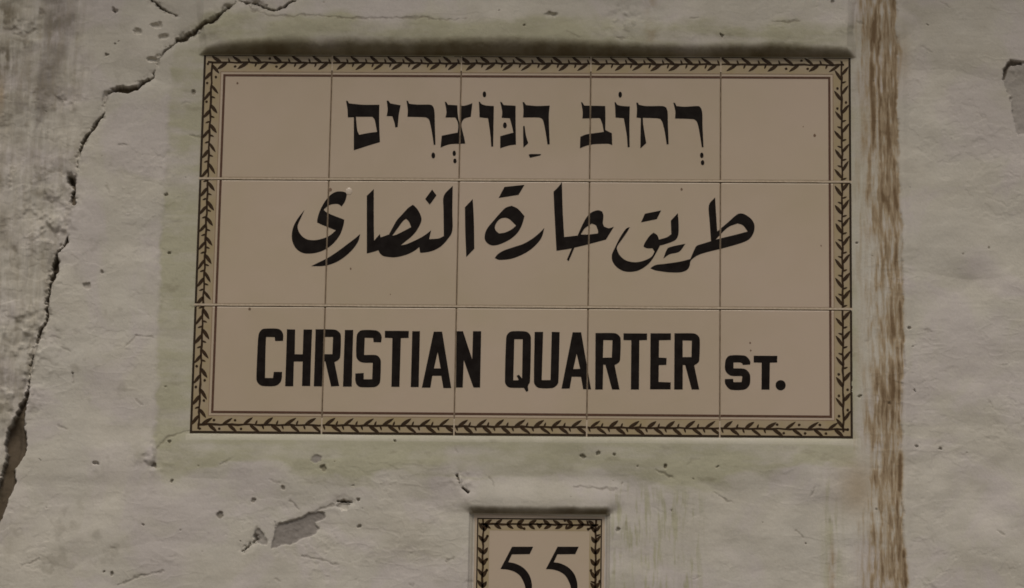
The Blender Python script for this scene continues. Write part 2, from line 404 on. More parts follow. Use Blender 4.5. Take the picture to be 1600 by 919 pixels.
# flakes knocked out: hollow above, lit lower rim painted pale
for (cx_, cy_, rx_, ry_) in ((215,49,7,4),(245,40,10,4),(256,57,7,4),(237,93,8,4),(536,790,9,5),(180,17,5,3),(862,30,10,4),(150,725,4,3)):
    e_ = ((CX-cx_)/rx_)**2 + ((CY-cy_)/ry_)**2; Hh -= (1 - sstep(.3, 1.6, e_))*.0040; lit_rim = np.maximum(lit_rim, np.exp(-(((CX-cx_)/rx_)**2 + ((CY-cy_-ry_*.9)/(ry_*.7))**2)))
for (pts, k) in (([(430,815),(427,822),(443,817),(470,808),(485,801),(508,801),(509,808),(492,817),(498,827),(488,836),(470,842),(455,851),(440,853),(425,858),(428,836)],1),
               ([(1567,110),(1578,99),(1597,97),(1640,100),(1640,215),(1590,208),(1583,180),(1578,150),(1567,125)],.62),
               ([(400,824),(408,830),(417,846),(416,851),(404,850),(398,838)],.8)):
    b_ = poly_mask(pts, 1.6, CX, CY); bare = np.maximum(bare, b_*k); Hh -= b_ * (.0024 + n4*.0006 + n3*.0004)
d_ = np.hypot((CX-494)/8, (CY-718)/8); b_ = 1 - sstep(.7, 1.15, d_); bare = np.maximum(bare, b_*.9); Hh -= b_*.0014
d_ = seg_dist([(1569,122,1.5),(1572,108,2.5),(1580,99,3),(1594,98,2)], 10); k = 1 - sstep(-1, 2, d_); dirt = np.maximum(dirt, k*.75); Hh -= k*.004
# random pinholes
r = np.random.RandomState(5)
for i in range(110):
    a_, b_ = r.uniform(-80, 1700), r.uniform(-80, 1000)
    if 290 < a_ < 1340 and 70 < b_ < 690: continue
    j0 = np.searchsorted(gx, W(a_, b_)[0]); i0 = np.searchsorted(gd, W(a_, b_)[1]); k = 9
    s_ = (slice(max(i0-k, 0), i0+k), slice(max(j0-k, 0), j0+k))
    rr = r.uniform(.6, 2.0); m_ = 1 - sstep(rr*.5, rr*1.3, np.hypot(CX[s_]-a_, CY[s_]-b_)); Hh[s_] -= m_*.0016
    dirt[s_] = np.maximum(dirt[s_], m_*r.uniform(.05, .45))

# small brush and scrape marks
mk = np.full(PX.shape, 1e3, np.float32); r = np.random.RandomState(12)
marks = np.zeros(PX.shape, np.float32)
for i in range(95):
    a_, b_ = r.uniform(0, 1600), r.uniform(0, 919)
    if 300 < a_ < 1335 and 70 < b_ < 690: continue
    ln_, an_ = r.uniform(4, 22), r.choice([.35, .5, -.3, 0, .1, 1.3]) + r.uniform(-.25, .25)
    p_ = [(a_, b_, .2), (a_+ln_*.5*math.cos(an_)+r.uniform(-2, 2), b_+ln_*.5*math.sin(an_)+r.uniform(-2, 2), r.uniform(.4, 1.5)), (a_+ln_*math.cos(an_), b_+ln_*math.sin(an_), .1)]
    d_ = seg_dist(p_, 8) - n4*1.2; k = (1 - sstep(-1, 2.4, d_))*r.uniform(.12, .6)
    marks = np.maximum(marks, k)
Hh -= marks*.0016; dirt = np.maximum(dirt, marks*.5)
# ---- colour masks (stains, plus some painted light and shade)
damp = np.zeros(PX.shape, np.float32)
band_l = sstep(-4, 5, WX - edge) * sstep(20, 130, PY) * (1 - sstep(-14, 16, PX - 318)) * (1 - sstep(690, 745, PY))
band_b = sstep(-3, 6, WX - edge) * (1 - sstep(1330, 1350, WX))
botedge = np.interp(PX, [200, 330, 420, 520, 560, 640, 760, 850, 940, 1050, 1100, 1180, 1330], [740, 745, 725, 760, 765, 742, 745, 752, 735, 775, 770, 740, 735]).astype(np.float32)
band_b = band_b * (1 - sstep(-9, 8, PY + n2*24 + nh*16 + n3*5 - botedge)) * (PY > 420)
topedge = np.interp(PX, [240, 300, 400, 560, 740, 900, 1000, 1340], [90, 30, 22, 34, 36, 34, 32, 38]).astype(np.float32)
band_t = sstep(-8, 12, PY + n2*14 - topedge) * sstep(-25, 30, WX - 285) * (1 - sstep(1290, 1372, WX)) * (PY < 420)
damp = np.clip(np.maximum(np.maximum(band_l, band_b), band_t), 0, 1) * (.80 + .55*n2 + .7*nh + .25*n3)
drip = sstep(-.15, .5, nv) * np.exp(-((PX-1300)/16)**2) * sstep(700, 780, PY)
drip2 = sstep(-.1, .45, nv + .4*nf) * sstep(945, 965, PX) * (1 - sstep(1080, 1110, PX)) * sstep(730, 790, PY) * 1.0
damp = np.clip(np.maximum(damp, np.maximum(drip, drip2)), 0, 1).astype(np.float32)
damp *= 1 - .3*oldp

streak = np.zeros(PX.shape, np.float32)
tan_ = strip * np.clip(.31 + .46*nv + .46*nf + .20*n2 + .18*n3 + .26*sstep(1362, 1400, PX), 0, .95)
def run(xs_, ys_, wd, amp, y0, y1, fade=40):
    c_ = np.interp(PY, ys_, xs_).astype(np.float32) + n3*3.2 + n2*2.5
    return np.exp(-((PX - c_)/wd)**2) * amp * sstep(y0-fade, y0+fade, PY) * (1 - sstep(y1-fade, y1+fade, PY)) * (.86 + .6*nv + .5*nf + .3*n3 + .35*n2)
runs = [run([1376,1364,1362,1363,1364], [0,40,80,150,240], 5.5, 1.05, -100, 235), run([1373,1373,1374,1376], [0,100,200,300], 3.0, .95, -100, 300),
        run([1383,1385,1390,1392], [60,150,240,330], 4.5, .75, 70, 330), run([1395,1397,1400,1405], [230,300,400,470], 5.0, .95, 225, 480),
        run([1402,1405,1404,1403], [440,500,560,700], 5.0, 1.0, 430, 745), run([1378,1376,1380], [230,330,420], 4.5, .85, 190, 420),
        run([1372,1371,1376], [400,470,560], 3.5, .7, 390, 600), run([1393,1393,1394,1392], [440,560,640,760], 5.5, .95, 450, 780),
        run([1404,1404,1408,1416], [700,780,860,930], 4.5, 1.05, 700, 990), run([1390,1388,1390], [760,820,930], 4.0, .8, 730, 990),
        run([1378,1378,1379], [770,840,930], 3.0, .9, 760, 990), run([1358,1360,1362], [740,840,930], 4.0, .62, 760, 990),
        run([1350,1350], [700,930], 2.5, .55, 800, 990), run([1298,1300,1299], [820,870,930], 4.5, .50, 860, 990), run([1356,1352,1350], [30,120,220], 6, .55, 0, 250),
        run([1360,1366,1362], [560,640,740], 4, .45, 560, 740), run([1403,1408,1404], [60,90,130], 4, .45, 60, 135, 15)]
streak = tan_.astype(np.float32)
for x_ in runs: streak = np.maximum(streak, x_)
streak = np.maximum(streak, .22*np.exp(-((PX-1345)/16)**2)*sstep(-.2,.5,nv))
streak = np.maximum(streak, .34*np.exp(-((PX-1340)/32)**2)*sstep(690, 760, PY)*(1-sstep(770, 830, PY)))
streak = np.maximum(streak, .22*np.exp(-((PX-1412)/10)**2-((PY-90)/35)**2))
streak = np.maximum(streak, .42*np.exp(-((PX-2)/5)**2-((PY-150)/28)**2))
streak = np.maximum(streak, .25*np.exp(-((PX-1018)/8)**2)*(PY < 90)*sstep(-.3,.4,n3))
streak = np.clip(streak, 0, 1).astype(np.float32)

violet = poly_mask([(68,-40),(124,-40),(121,28),(112,60),(98,100),(84,140),(74,180),(56,208),(52,170),(60,110),(66,50)], 8) * (.95+.4*n3)
violet = np.maximum(violet, .10*sstep(-.1, .4, fbm(xf, zf, 13, 111, 3)) * (1-damp))
violet = np.maximum(violet, 1.0*np.exp(-((PX-88)/20)**2-((PY-150)/26)**2))
violet = np.maximum(violet, .35*np.exp(-((PX-985)/60)**2-((PY-8)/22)**2))
violet = np.maximum(violet, oldp*.32*sstep(-.1, .3, n2 + .5*nv))
tone = np.maximum(sstep(.1, .6, fbm(xf, zf, 16, 121, 4)), layer*.8) * (1-damp*.7)
tone = np.maximum(tone, lit_rim); tone = np.maximum(tone, np.exp(-np.clip(crk, 0, None)**2/40)*.5)
tone = np.maximum(tone, np.where((D > SH) & (D < SH+.008) & inx, .75, 0))  # pale strip paints the light caught by the ledge
for (cx_, cy_, r_) in ((78, 335, 30), (40, 525, 40), (975, 30, 22), (30, 40, 25), (540, 796, 10), (722, 776, 12), (243, 738, 9)):
    tone = np.maximum(tone, .9*np.exp(-((PX-cx_)**2+(PY-cy_)**2)/(r_*r_))*sstep(-.2, .4, n3))
marksoil = .30*sstep(.30, .75, fbm(xf*.6, zf*1.4, 80, 191, 4))*(damp*.8+.15)
rough = np.clip(oldp*1.0 + .5*(1-sstep(0, 70, PX)) + .25*sstep(940,980,PX)*(1-sstep(1060,1110,PX))*sstep(730,790,PY), 0, 1)
# grime deepened by painted shade over the sign; painted shade round the plaque
soil_shade = np.where(D < top_d, (1 - sstep(.40, 1.05, t)) * sstep(.001, .008, Dl) * (.76 + .22*n2 + .15*n3), 0)
soil_shade = np.maximum(soil_shade, .80*upw*(1-sstep(.45, 1.15, pp_))*(.9+.3*n2+.3*n3)*((ex > 0) | (ey > 0)))
soil_shade = np.maximum(soil_shade, .38*(1-sstep(.0, .006, pr_))*((ex > 0) | (ey > 0)))
soil_shade = np.maximum(soil_shade, .30*np.exp(-((PX-420)/60)**2-((PY-42)/14)**2)*sstep(-.2, .4, n3))
soil_shade = np.maximum(soil_shade, .5*sstep(.25, .7, fbm(xf, zf, 60, 131, 4))*np.maximum(oldp, (1-sstep(-10,60,PX)))*.9)
for (cx_, cy_, ax, ay, k_) in ((6, 95, 20, 30, .85), (12, 22, 22, 24, .75), (30, 66, 34, 8, .5), (90, 30, 26, 40, .35), (66, 150, 14, 34, .35), (20, 150, 26, 40, .35), (66, 16, 7, 9, .5), (60, 300, 16, 9, .55), (8, 590, 14, 20, .4), (4, 350, 8, 30, .5), (52, 368, 12, 7, .5), (30, 215, 12, 30, .25)):
    soil_shade = np.maximum(soil_shade, k_*np.exp(-((PX-cx_)/ax)**2-((PY-cy_)/ay)**2)*sstep(-.5, .25, n3 + .4*nv))
soil_shade = np.maximum(soil_shade, .22*sstep(.35, .8, n3+n2*.5)*(1-sstep(150,300,PX)))
soil_shade = np.clip(np.maximum(soil_shade, marksoil), 0, 1)

SHADE_COURSE = -.53                                            # added projecting course, out of view, that shades the top of the wall
Hh = Hh + np.where(D < SHADE_COURSE, .38, 0) * (1 + .02*n1) + np.where((D < SHADE_COURSE-.12), .05, 0)
# ---- pockets behind the tiles
Hh = np.where((X > .002) & (X < SW-.002) & (D > .002) & (D < SH-.002), -.0075, Hh)
Hh = np.where((X > pl+.002) & (X < prt-.002) & (D > ptop+.002) & (D < pbot-.002), -.0075, Hh)

R_, C_ = X.shape
co = np.empty((R_, C_, 3), np.float32); co[..., 0] = X; co[..., 1] = -Hh; co[..., 2] = ZT - D
idx = np.arange(R_*C_, dtype=np.int32).reshape(R_, C_)
quads = np.stack([idx[:-1, :-1], idx[1:, :-1], idx[1:, 1:], idx[:-1, 1:]], -1).reshape(-1, 4)
me = bpy.data.meshes.new('plaster_wall')
nq = len(quads)
# the wall is a solid body: four edge skirts and a back
bv = np.array([[gx[0], .4, ZT-gd[0]], [gx[-1], .4, ZT-gd[0]], [gx[-1], .4, ZT-gd[-1]], [gx[0], .4, ZT-gd[-1]]], np.float32)
nv0 = R_*C_; allco = np.concatenate([co.reshape(-1, 3), bv])
ng = [[nv0+0, nv0+1] + list(idx[0, ::-1]), [nv0+2, nv0+3] + list(idx[-1, :]), [nv0+3, nv0+0] + list(idx[:, 0]), [nv0+1, nv0+2] + list(idx[::-1, -1]), [nv0+3, nv0+2, nv0+1, nv0+0]]
loops = np.concatenate([quads.ravel()] + [np.array(g, np.int32) for g in ng])
tot = np.concatenate([np.full(nq, 4, np.int32), np.array([len(g) for g in ng], np.int32)])
st = np.concatenate([[0], np.cumsum(tot)[:-1]]).astype(np.int32)
me.vertices.add(len(allco)); me.vertices.foreach_set('co', allco.ravel())
me.loops.add(len(loops)); me.loops.foreach_set('vertex_index', loops.astype(np.int32))
me.polygons.add(len(tot)); me.polygons.foreach_set('loop_start', st); me.polygons.foreach_set('loop_total', tot)
sm = np.ones(len(tot), bool); sm[nq:] = False
me.polygons.foreach_set('use_smooth', sm)
me.update(calc_edges=True)
def attr(name, a, b, c, d):
    at = me.color_attributes.new(name, 'FLOAT_COLOR', 'POINT')
    v = np.zeros((len(allco), 4), np.float32)
    for i, k in enumerate((a, b, c, d)): v[:nv0, i] = np.clip(k, 0, 1).reshape(-1)
    at.data.foreach_set('color', v.ravel())
attr('mask_a', streak, damp, bare, dirt); attr('mask_b', tone, violet, rough, soil_shade)
me.materials.append(MW)
wall = bpy.data.objects.new('plaster_wall', me); COL.objects.link(wall)
tag(wall, 'old whitewashed plaster wall with long cracks, green damp marks and a rusty brown run', 'wall')

# ground of the lane below the wall
g = bmesh.new()
for v in ((-30, -30), (30, -30), (30, 30), (-30, 30)): g.verts.new((v[0], v[1], 0))
g.faces.new(g.verts)
mg = Mat('lane_paving', .85, .2); br = mg.n('ShaderNodeTexBrick'); br.inputs['Scale'].default_value = 2.2
br.inputs['Color1'].default_value = (.30, .26, .20, 1); br.inputs['Color2'].default_value = (.24, .21, .165, 1); br.inputs['Mortar'].default_value = (.09, .08, .065, 1)
mg.l(mg.tc, br.inputs['Vector']); mg.col(br.outputs[0])
go = obj('ground', g, mg.m); go['kind'] = 'structure'; go.location.z = -.004

# ------------------------------------------------------------------ ceramic street sign
TS = .15; GV, GH = .0011, .0029                         # joint widths
Q = TS / 202                                            # one photo pixel on the sign
sign = empty('street_sign', (0, 0, ZT))
tag(sign, 'wide cream ceramic tile street sign in three scripts with a brown leaf border', 'sign')
tilt = {}
for i in range(5):
    for j in range(3):
        a, b = random.uniform(-.0009, .0009), random.uniform(-.0009, .0009)
        tilt[i, j] = (a, b, .075*(abs(a)+abs(b)) + random.uniform(0, .0001))
def face_y(x, d):
    i = min(4, max(0, int(x // TS))); j = min(2, max(0, int(d // TS)))
    a, b, c = tilt[i, j]; return c + a*(x-(i+.5)*TS) + b*(d-(j+.5)*TS)
def make_tile(name, x0, x1, d0, d1, parent, fy, mat=MT, bev=.0011):
    bm = bmesh.new(); bmesh.ops.create_cube(bm, size=1)
    for v in bm.verts: v.co = Vector(((x0+x1)/2 + v.co.x*(x1-x0), .004 + v.co.y*.008, -(d0+d1)/2 + v.co.z*(d1-d0)))
    ed = [e for e in bm.edges if not all(v.co.y > .004 for v in e.verts)]
    bmesh.ops.bevel(bm, geom=ed, offset=bev, segments=3, affect='EDGES', profile=.5)
    for v in bm.verts: v.co.y += fy(v.co.x, -v.co.z)
    o = obj(name, bm, mat, parent); 
    return o
for j in range(3):
    for i in range(5):
        x0 = i*TS + (GV/2 if i else 0); x1 = (i+1)*TS - (GV/2 if i < 4 else 0)
        d0 = j*TS + (GH/2 if j else 0); d1 = (j+1)*TS - (GH/2 if j < 2 else 0)
        a, b, c = tilt[i, j]
        make_tile('tile', x0, x1, d0, d1, sign, lambda x, d, i=i, j=j, a=a, b=b, c=c: c + a*(x-(i+.5)*TS) + b*(d-(j+.5)*TS))
def box(bm, x0, x1, y0, y1, d0, d1):
    r_ = bmesh.ops.create_cube(bm, size=1)
    for v in r_['verts']: v.co = Vector(((x0+x1)/2 + v.co.x*(x1-x0), (y0+y1)/2 + v.co.y*(y1-y0), -(d0+d1)/2 + v.co.z*(d1-d0)))
for j in (1, 2):                                        # pale grout fills only the upper part of the level joints
    n = 60; bm = bmesh.new()
    for k in range(n):
        xa, xb = -.0002 + k*(SW+.0004)/n, -.0002 + (k+1)*(SW+.0004)/n
        wv = random.uniform(-.00012, .00012)
        box(bm, xa, xb - .00001, -.0001 + random.uniform(0, .0001), .006, j*TS-GH/2-.0002, j*TS+.00055+wv)
    obj('level_grout', bm, M_GROUT, sign)
bm = bmesh.new()
for i in range(1, 5):
    for j in range(3): box(bm, i*TS-GV/2-.0003, i*TS+GV/2+.0003, .0011, .006, j*TS+(GH/2+.0004 if j else .0006), (j+1)*TS-(GH/2+.0004))
for j in (1, 2): box(bm, .0005, SW-.0005, .0026, .0065, j*TS+.0004, j*TS+GH/2+.0006)
obj('upright_grout', bm, M_JOINT, sign)
for i in range(1, 5):                                   # cleaner grout where the joints cross the border
    for d0, d1 in ((-.001, 25*Q), (SH - 26*Q, SH + .0012)):
        bm = bmesh.new(); box(bm, i*TS-GV/2-.0003, i*TS+GV/2+.0003, .0003, .0011, d0, d1); obj('border_grout', bm, M_GROUT, sign)

def cut_joints(bm):
    for i in range(1, 5):
        for s_ in (-1, 1):
            bmesh.ops.bisect_plane(bm, geom=bm.verts[:]+bm.edges[:]+bm.faces[:], plane_co=(i*TS+s_*(GV/2+.0003), 0, 0), plane_no=(1, 0, 0))
    for j in (1, 2):
        for s_ in (-1, 1):
            bmesh.ops.bisect_plane(bm, geom=bm.verts[:]+bm.edges[:]+bm.faces[:], plane_co=(0, 0, -(j*TS+s_*(GH/2+.0003))), plane_no=(0, 0, 1))
    dead = []
    for f in bm.faces:
        c = f.calc_center_median()
        if any(abs(c.x-i*TS) < GV/2+.00028 for i in range(1, 5)) or any(abs(-c.z-j*TS) < GH/2+.00028 for j in (1, 2)): dead.append(f)
    bmesh.ops.delete(bm, geom=dead, context='FACES')
    for v in bm.verts: v.co.y += face_y(v.co.x, -v.co.z)
def painted(name, groups, mat, parent, depth=.00030, y=0.0, cut=True):
    bm = bmesh.new()
    for g_ in groups: sheet(bm, g_, depth, y)
    if cut: cut_joints(bm)
    bmesh.ops.recalc_face_normals(bm, faces=bm.faces[:])
    return obj(name, bm, mat, parent)

# --- border: band, lines, leafy vine
def rect(x0, d0, x1, d1): return [(x0, d0), (x1, d0), (x1, d1), (x0, d1)]
def ring(a, b, W_, H_, o=0, top=None):
    ta, tb = (a, b) if top is None else top
    return [[p for p in rect(a, ta, W_-a, H_-a)], [p for p in rect(b, tb, W_-b, H_-b)][::-1]]
painted('border_band', [ring(.0011, 27.5*Q, SW, SH)], M_BAND, sign, .00012)
painted('outer_line', [ring(.0004, 4.0*Q, SW, SH, top=(.0004, 2.4*Q))], M_LINE, sign, .00024)
painted('inner_line', [ring(32.0*Q, 35.6*Q, SW, SH)], M_INNER, sign, .00022)
painted('hair_line', [ring(27.5*Q, 28.6*Q, SW, SH)], paint('faint_brown_glaze', (.22, .15, .09), (.27, .19, .12)), sign, .00022)

def leaf(p, q_, wd):
    p = np.array(p); q_ = np.array(q_); d_ = q_-p; n_ = np.array([-d_[1], d_[0]])/np.linalg.norm(d_)
    ts_ = (0, .12, .35, .6, .82, 1); ws = (.35, .75, 1, .95, .6, .12); k = random.uniform(-.12, .12)
    up = [p + d_*t_ + n_*(wd*w_ + k*wd*4*t_*(1-t_)) for t_, w_ in zip(ts_, ws)]
    dn_ = [p + d_*t_ - n_*(wd*w_ - k*wd*4*t_*(1-t_)) for t_, w_ in zip(ts_, ws)]
    return up + dn_[::-1]
def vine(mp, L, joints, spacing, first, leafv, dots_at=(), start=20, end=8, pair=False):
    """growing along s; returns contours. mp maps (s, outward) in pixels to metres"""
    out = []
    npt = int(L/9); up, dn_ = [], []
    for k in range(npt+1):
        s_ = start-12 + (L-start+12-end)*k/npt; wv = .55*math.sin(s_*.21) + random.uniform(-.25, .25); hw = 1.6*random.uniform(.8, 1.2)
        up.append(mp(s_, wv+hw)); dn_.append(mp(s_, wv-hw))
    out.append(up + dn_[::-1])
    segs = [start-6] + joints + [L-end]
    for a, b in zip(segs[:-1], segs[1:]):
        n = max(1, round((b-a)/spacing)); sp = (b-a)/n
        for k in range(n):
            for side, ph in ((1, .6), (-1, .68)) if pair else ((1, .48), (-1, .80)):
                s_ = a + sp*(k+ph) + random.uniform(-1.2, 1.2)
                ln, lt = leafv
                out.append(leaf(mp(s_, side*.3), mp(s_-ln*random.uniform(.85, 1.1), side*lt*random.uniform(.9, 1.05)), 2.55*Q*random.uniform(.88, 1.15)))
                s2 = s_ + sp*.42
                if s2 < b-2 and (not pair or random.random() < .35):
                    near_c = s_ < 120 or s_ > L-120
                    if near_c and random.random() < .75: out.append([mp(x_, y_) for x_, y_ in disc(s2, side*6.6, 2.3, 2.1, 9, .15)])
                    else: out.append(leaf(mp(s2, side*.2), mp(s2-2.6, side*7.2), 1.5*Q))
    return out
PWd, PHt = SW/Q, SH/Q
ot, orr, ob, ol = 12.8, 14.8, 14.2, 13.8
sides = [(lambda s_, l: (s_*Q, (ot-l)*Q), PWd, ol), (lambda s_, l: ((PWd-orr+l)*Q, s_*Q), PHt, ot),
         (lambda s_, l: ((PWd-s_)*Q, (PHt-ob+l)*Q), PWd, orr), (lambda s_, l: ((ol-l)*Q, (PHt-s_)*Q), PHt, ob)]
for mp, L, off in sides:
    jl = [202*k for k in range(1, round(L/202))]
    painted('leaf_vine', [[c] for c in vine(mp, L, jl, 30.0, 0, (15.5, 11.2), start=19, end=off-3)], M_LEAF, sign, .00034)

# --- lettering, outlines read off the photograph's enlargements: (origin, scale, outer, holes)
HA, HB, HC = (530, 130, 6.565), (710, 130, 6.565), (900, 130, 6.562)
AA, AB, AC, AD = (440, 280, 6.125), (620, 280, 6.125), (780, 280, 6.125), (930, 280, 5.926)
E1, E2, E3, E4, E5 = (390, 500, 7.656), (570, 500, 7.66), (770, 500, 7.656), (940, 500, 7.659), (1100, 520, 8.353)
def tow_m(o, pts, sm=True):
    p = smooth_contour(pts) if sm else pts
    return [W(o[0] + a/o[2], o[1] + b/o[2]) for a, b in p]
def glyph(name, o, outer, *holes, parent=sign, dots=(), mat=M_BLACK):
    bm = bmesh.new(); sheet(bm, [tow_m(o, outer)] + [tow_m(o, h) for h in holes], .00030); cut_joints(bm)
    bmesh.ops.recalc_face_normals(bm, faces=bm.faces[:])
    L = obj(name, bm, mat, parent)
    for dn_, pts in dots:
        b2 = bmesh.new(); sheet(b2, [tow_m(o, pts)], .00030); cut_joints(b2); bmesh.ops.recalc_face_normals(b2, faces=b2.faces[:])
        obj(dn_, b2, mat, L)
    return L
def pt(x, y, a, b): return ('vowel_point', disc(x, y, a, b))
H = 'hebrew_letter'
glyph(H, HA, [(70,180),(88,183),(100,208),(250,222),(412,222),(410,400),(418,605),(300,640),(215,668),(150,688),(150,500),(150,350),(88,350),(85,270)], [(172,345),(340,345),(365,380),(388,500),(300,512),(205,530),(185,480)])
glyph(H, HA, [(487,180),(505,180),(525,208),(630,228),(612,320),(600,450),(575,455),(568,410),(545,340),(487,338),(497,270)])
glyph(H, HA, [(690,180),(705,182),(718,212),(800,220),(935,222),(965,245),(978,300),(982,450),(988,632),(970,634),(950,500),(930,400),(915,365),(880,350),(700,345),(703,270)], dots=[pt(965,742,19,30)])
glyph(H, HA, [(1083,190),(1100,195),(1115,222),(1212,228),(1215,300),(1224,370),(1236,412),(1243,370),(1246,300),(1247,230),(1285,232),(1345,214),(1366,205),(1360,260),(1350,345),(1290,360),(1264,388),(1253,430),(1268,505),(1282,560),(1293,620),(1150,625),(1090,640),(1040,662),(1052,540),(1150,520),(1215,508),(1222,440),(1212,390),(1190,352),(1090,352),(1100,290)], dots=[pt(1180,720,17,27), pt(1187,798,17,24)])
glyph(H, HB, [(250,190),(262,192),(280,215),(330,230),(405,235),(402,400),(398,650),(378,652),(368,520),(345,360),(258,350),(255,270)], dots=[pt(308,115,18,30)])
glyph(H, HB, [(470,192),(485,195),(505,225),(628,232),(628,400),(632,630),(560,640),(470,668),(470,545),(540,525),(605,508),(590,440),(568,360),(485,355),(490,290)], dots=[pt(518,433,19,30)])
glyph(H, HB, [(700,195),(715,195),(735,225),(850,235),(978,230),(968,350),(978,625),(955,630),(935,500),(912,390),(895,362),(860,352),(705,352),(708,270)], dots=[('letter_leg', [(705,440),(720,440),(735,540),(758,615),(708,662),(705,550)]), ('vowel_point', [(762,735),(780,728),(890,728),(880,742),(775,765)])])
glyph(H, HC, [(52,195),(65,198),(85,230),(300,235),(302,350),(300,480),(368,515),(372,635),(330,622),(200,625),(110,640),(40,668),(45,550),(110,525),(200,512),(285,500),(270,420),(250,365),(235,358),(66,362),(68,290)])
glyph(H, HC, [(395,195),(408,198),(425,222),(480,235),(552,238),(548,400),(550,655),(530,658),(518,520),(490,360),(405,352),(402,270)], dots=[pt(453,118,18,30)])
glyph(H, HC, [(618,200),(635,200),(645,222),(720,235),(890,235),(925,250),(940,300),(942,400),(950,625),(930,630),(910,500),(885,400),(865,368),(830,360),(685,355),(690,430),(720,615),(660,670),(662,480),(665,358),(620,352),(625,270)])
glyph(H, HC, [(998,200),(1015,202),(1030,235),(1120,242),(1250,235),(1280,255),(1295,310),(1298,450),(1308,655),(1290,658),(1265,500),(1245,410),(1225,380),(1190,368),(1015,362),(1018,290)], dots=[pt(1290,740,18,28), pt(1298,815,18,25)])
A = 'arabic_letter'
glyph(A, AA, [(625,150),(612,127),(570,118),(520,122),(470,150),(425,200),(390,255),(360,320),(343,380),(340,415),(400,442),(520,490),(460,540),(390,570),(310,585),(240,575),(190,540),(160,490),(155,440),(185,370),(218,298),(160,370),(115,450),(98,530),(105,600),(140,665),(200,705),(270,712),(350,700),(430,665),(500,610),(560,530),(592,440),(600,388),(500,350),(430,318),(402,292),(450,252),(500,238),(545,240),(575,262),(608,210)])
glyph(A, AA, [(752,525),(735,590),(690,660),(620,730),(540,785),(460,818),(380,832),(285,832),(350,800),(440,755),(540,690),(640,615),(700,570)])
glyph(A, AB, [(-220,95),(-287,160),(-287,400),(-287,712),(-222,695),(-177,680),(-157,715),(-122,738),(-42,748),(20,742),(100,720),(170,685),(215,650),(222,700),(235,705),(330,690),(420,645),(490,570),(532,490),(532,300),(535,65),(450,160),(447,300),(450,545),(400,568),(310,575),(328,490),(270,535),(200,575),(100,620),(35,635),(90,590),(140,550),(195,485),(235,400),(228,345),(195,285),(155,245),(110,275),(50,340),(0,395),(-40,465),(-75,530),(-155,558),(-162,525),(-217,590),(-220,400)],
      [(88,380),(115,405),(138,460),(80,490),(0,530),(-45,543),(15,460),(60,400)], dots=[('letter_dot', [(338,100),(380,155),(315,245),(272,190)])])
glyph(A, AB, [(727,190),(652,270),(655,500),(665,745),(742,665),(738,400)])
glyph(A, AB, [(1100,255),(1160,285),(1222,355),(1200,430),(1165,500),(1100,565),(1000,618),(920,635),(870,615),(842,575),(845,520),(870,465),(920,405),(980,335),(1040,275)], [(1035,370),(1080,385),(1142,445),(1100,480),(1040,510),(980,520),(950,495),(938,460),(955,415),(990,380)], dots=[('letter_dot', [(1030,75),(1222,55),(1165,150),(975,180)])])
glyph(A, AC, [(432,468),(405,560),(345,635),(270,695),(180,740),(100,765),(0,772),(-42,755),(-15,720),(40,685),(140,650),(230,620),(310,575),(380,520)])
glyph(A, AC, [(600,28),(570,70),(520,120),(530,350),(548,685),(640,672),(695,662),(648,770),(665,785),(720,655),(820,632),(940,600),(1022,578),(1098,455),(1050,470),(1005,455),(992,420),(998,350),(985,310),(945,298),(890,315),(840,360),(800,430),(750,540),(622,555),(608,300)], [(885,425),(925,440),(945,490),(945,520),(860,530),(780,530),(820,470)])
glyph(A, AD, [(320,445),(285,460),(230,540),(185,630),(155,700),(160,760),(200,815),(260,850),(330,858),(400,845),(470,805),(520,755),(560,690),(600,615),(660,598),(740,565),(770,510),(772,400),(765,315),(700,385),(705,510),(660,540),(590,560),(575,520),(540,495),(500,530),(460,590),(447,625),(480,640),(530,640),(550,670),(520,720),(450,755),(370,770),(290,755),(235,715),(205,660),(205,620),(250,555),(295,490)],
      dots=[('letter_dot', [(460,320),(610,290),(570,370),(425,400)]), ('letter_dot', [(685,632),(835,598),(778,672),(690,695),(632,735),(655,670)])])
glyph(A, AD, [(1110,170),(1052,245),(1060,400),(1072,575),(990,600),(940,618),(920,650),(880,740),(780,765),(640,785),(560,795),(510,825),(560,845),(680,862),(790,862),(850,840),(875,800),(885,755),(940,710),(1020,680),(1200,635),(1340,595),(1420,560),(1465,500),(1475,430),(1450,375),(1400,335),(1355,318),(1310,330),(1230,400),(1130,485),(1120,330)], [(1320,410),(1370,430),(1412,485),(1300,515),(1115,560),(1180,490),(1240,440)])
Lt = 'latin_letter'
glyph(Lt, E1, [(135,125),(180,105),(330,105),(380,130),(402,180),(400,250),(305,252),(300,205),(197,203),(190,400),(185,695),(280,695),(290,622),(388,622),(385,700),(360,755),(300,790),(160,790),(110,765),(82,710),(90,450),(105,190)])
glyph(Lt, E1, [(447,112),(545,115),(540,410),(635,412),(645,115),(748,115),(735,450),(725,790),(627,790),(635,497),(530,497),(522,793),(425,793),(437,450)])
glyph(Lt, E1, [(790,112),(1010,115),(1065,140),(1092,190),(1085,430),(1065,475),(1015,505),(1072,790),(975,795),(905,495),(878,490),(865,795),(768,793),(780,450)], [(892,203),(998,203),(990,410),(885,410)])
glyph(Lt, E1, [(1140,120),(1240,120),(1230,450),(1222,797),(1117,797),(1128,450)])
glyph(Lt, E2, [(-98,200),(-78,150),(-30,122),(130,125),(182,155),(202,205),(195,268),(105,265),(100,215),(0,213),(-8,420),(130,420),(175,450),(192,500),(185,725),(165,775),(110,803),(-50,803),(-95,775),(-113,725),(-113,640),(-13,635),(-13,710),(88,710),(95,512),(-20,510),(-75,485),(-103,430)])
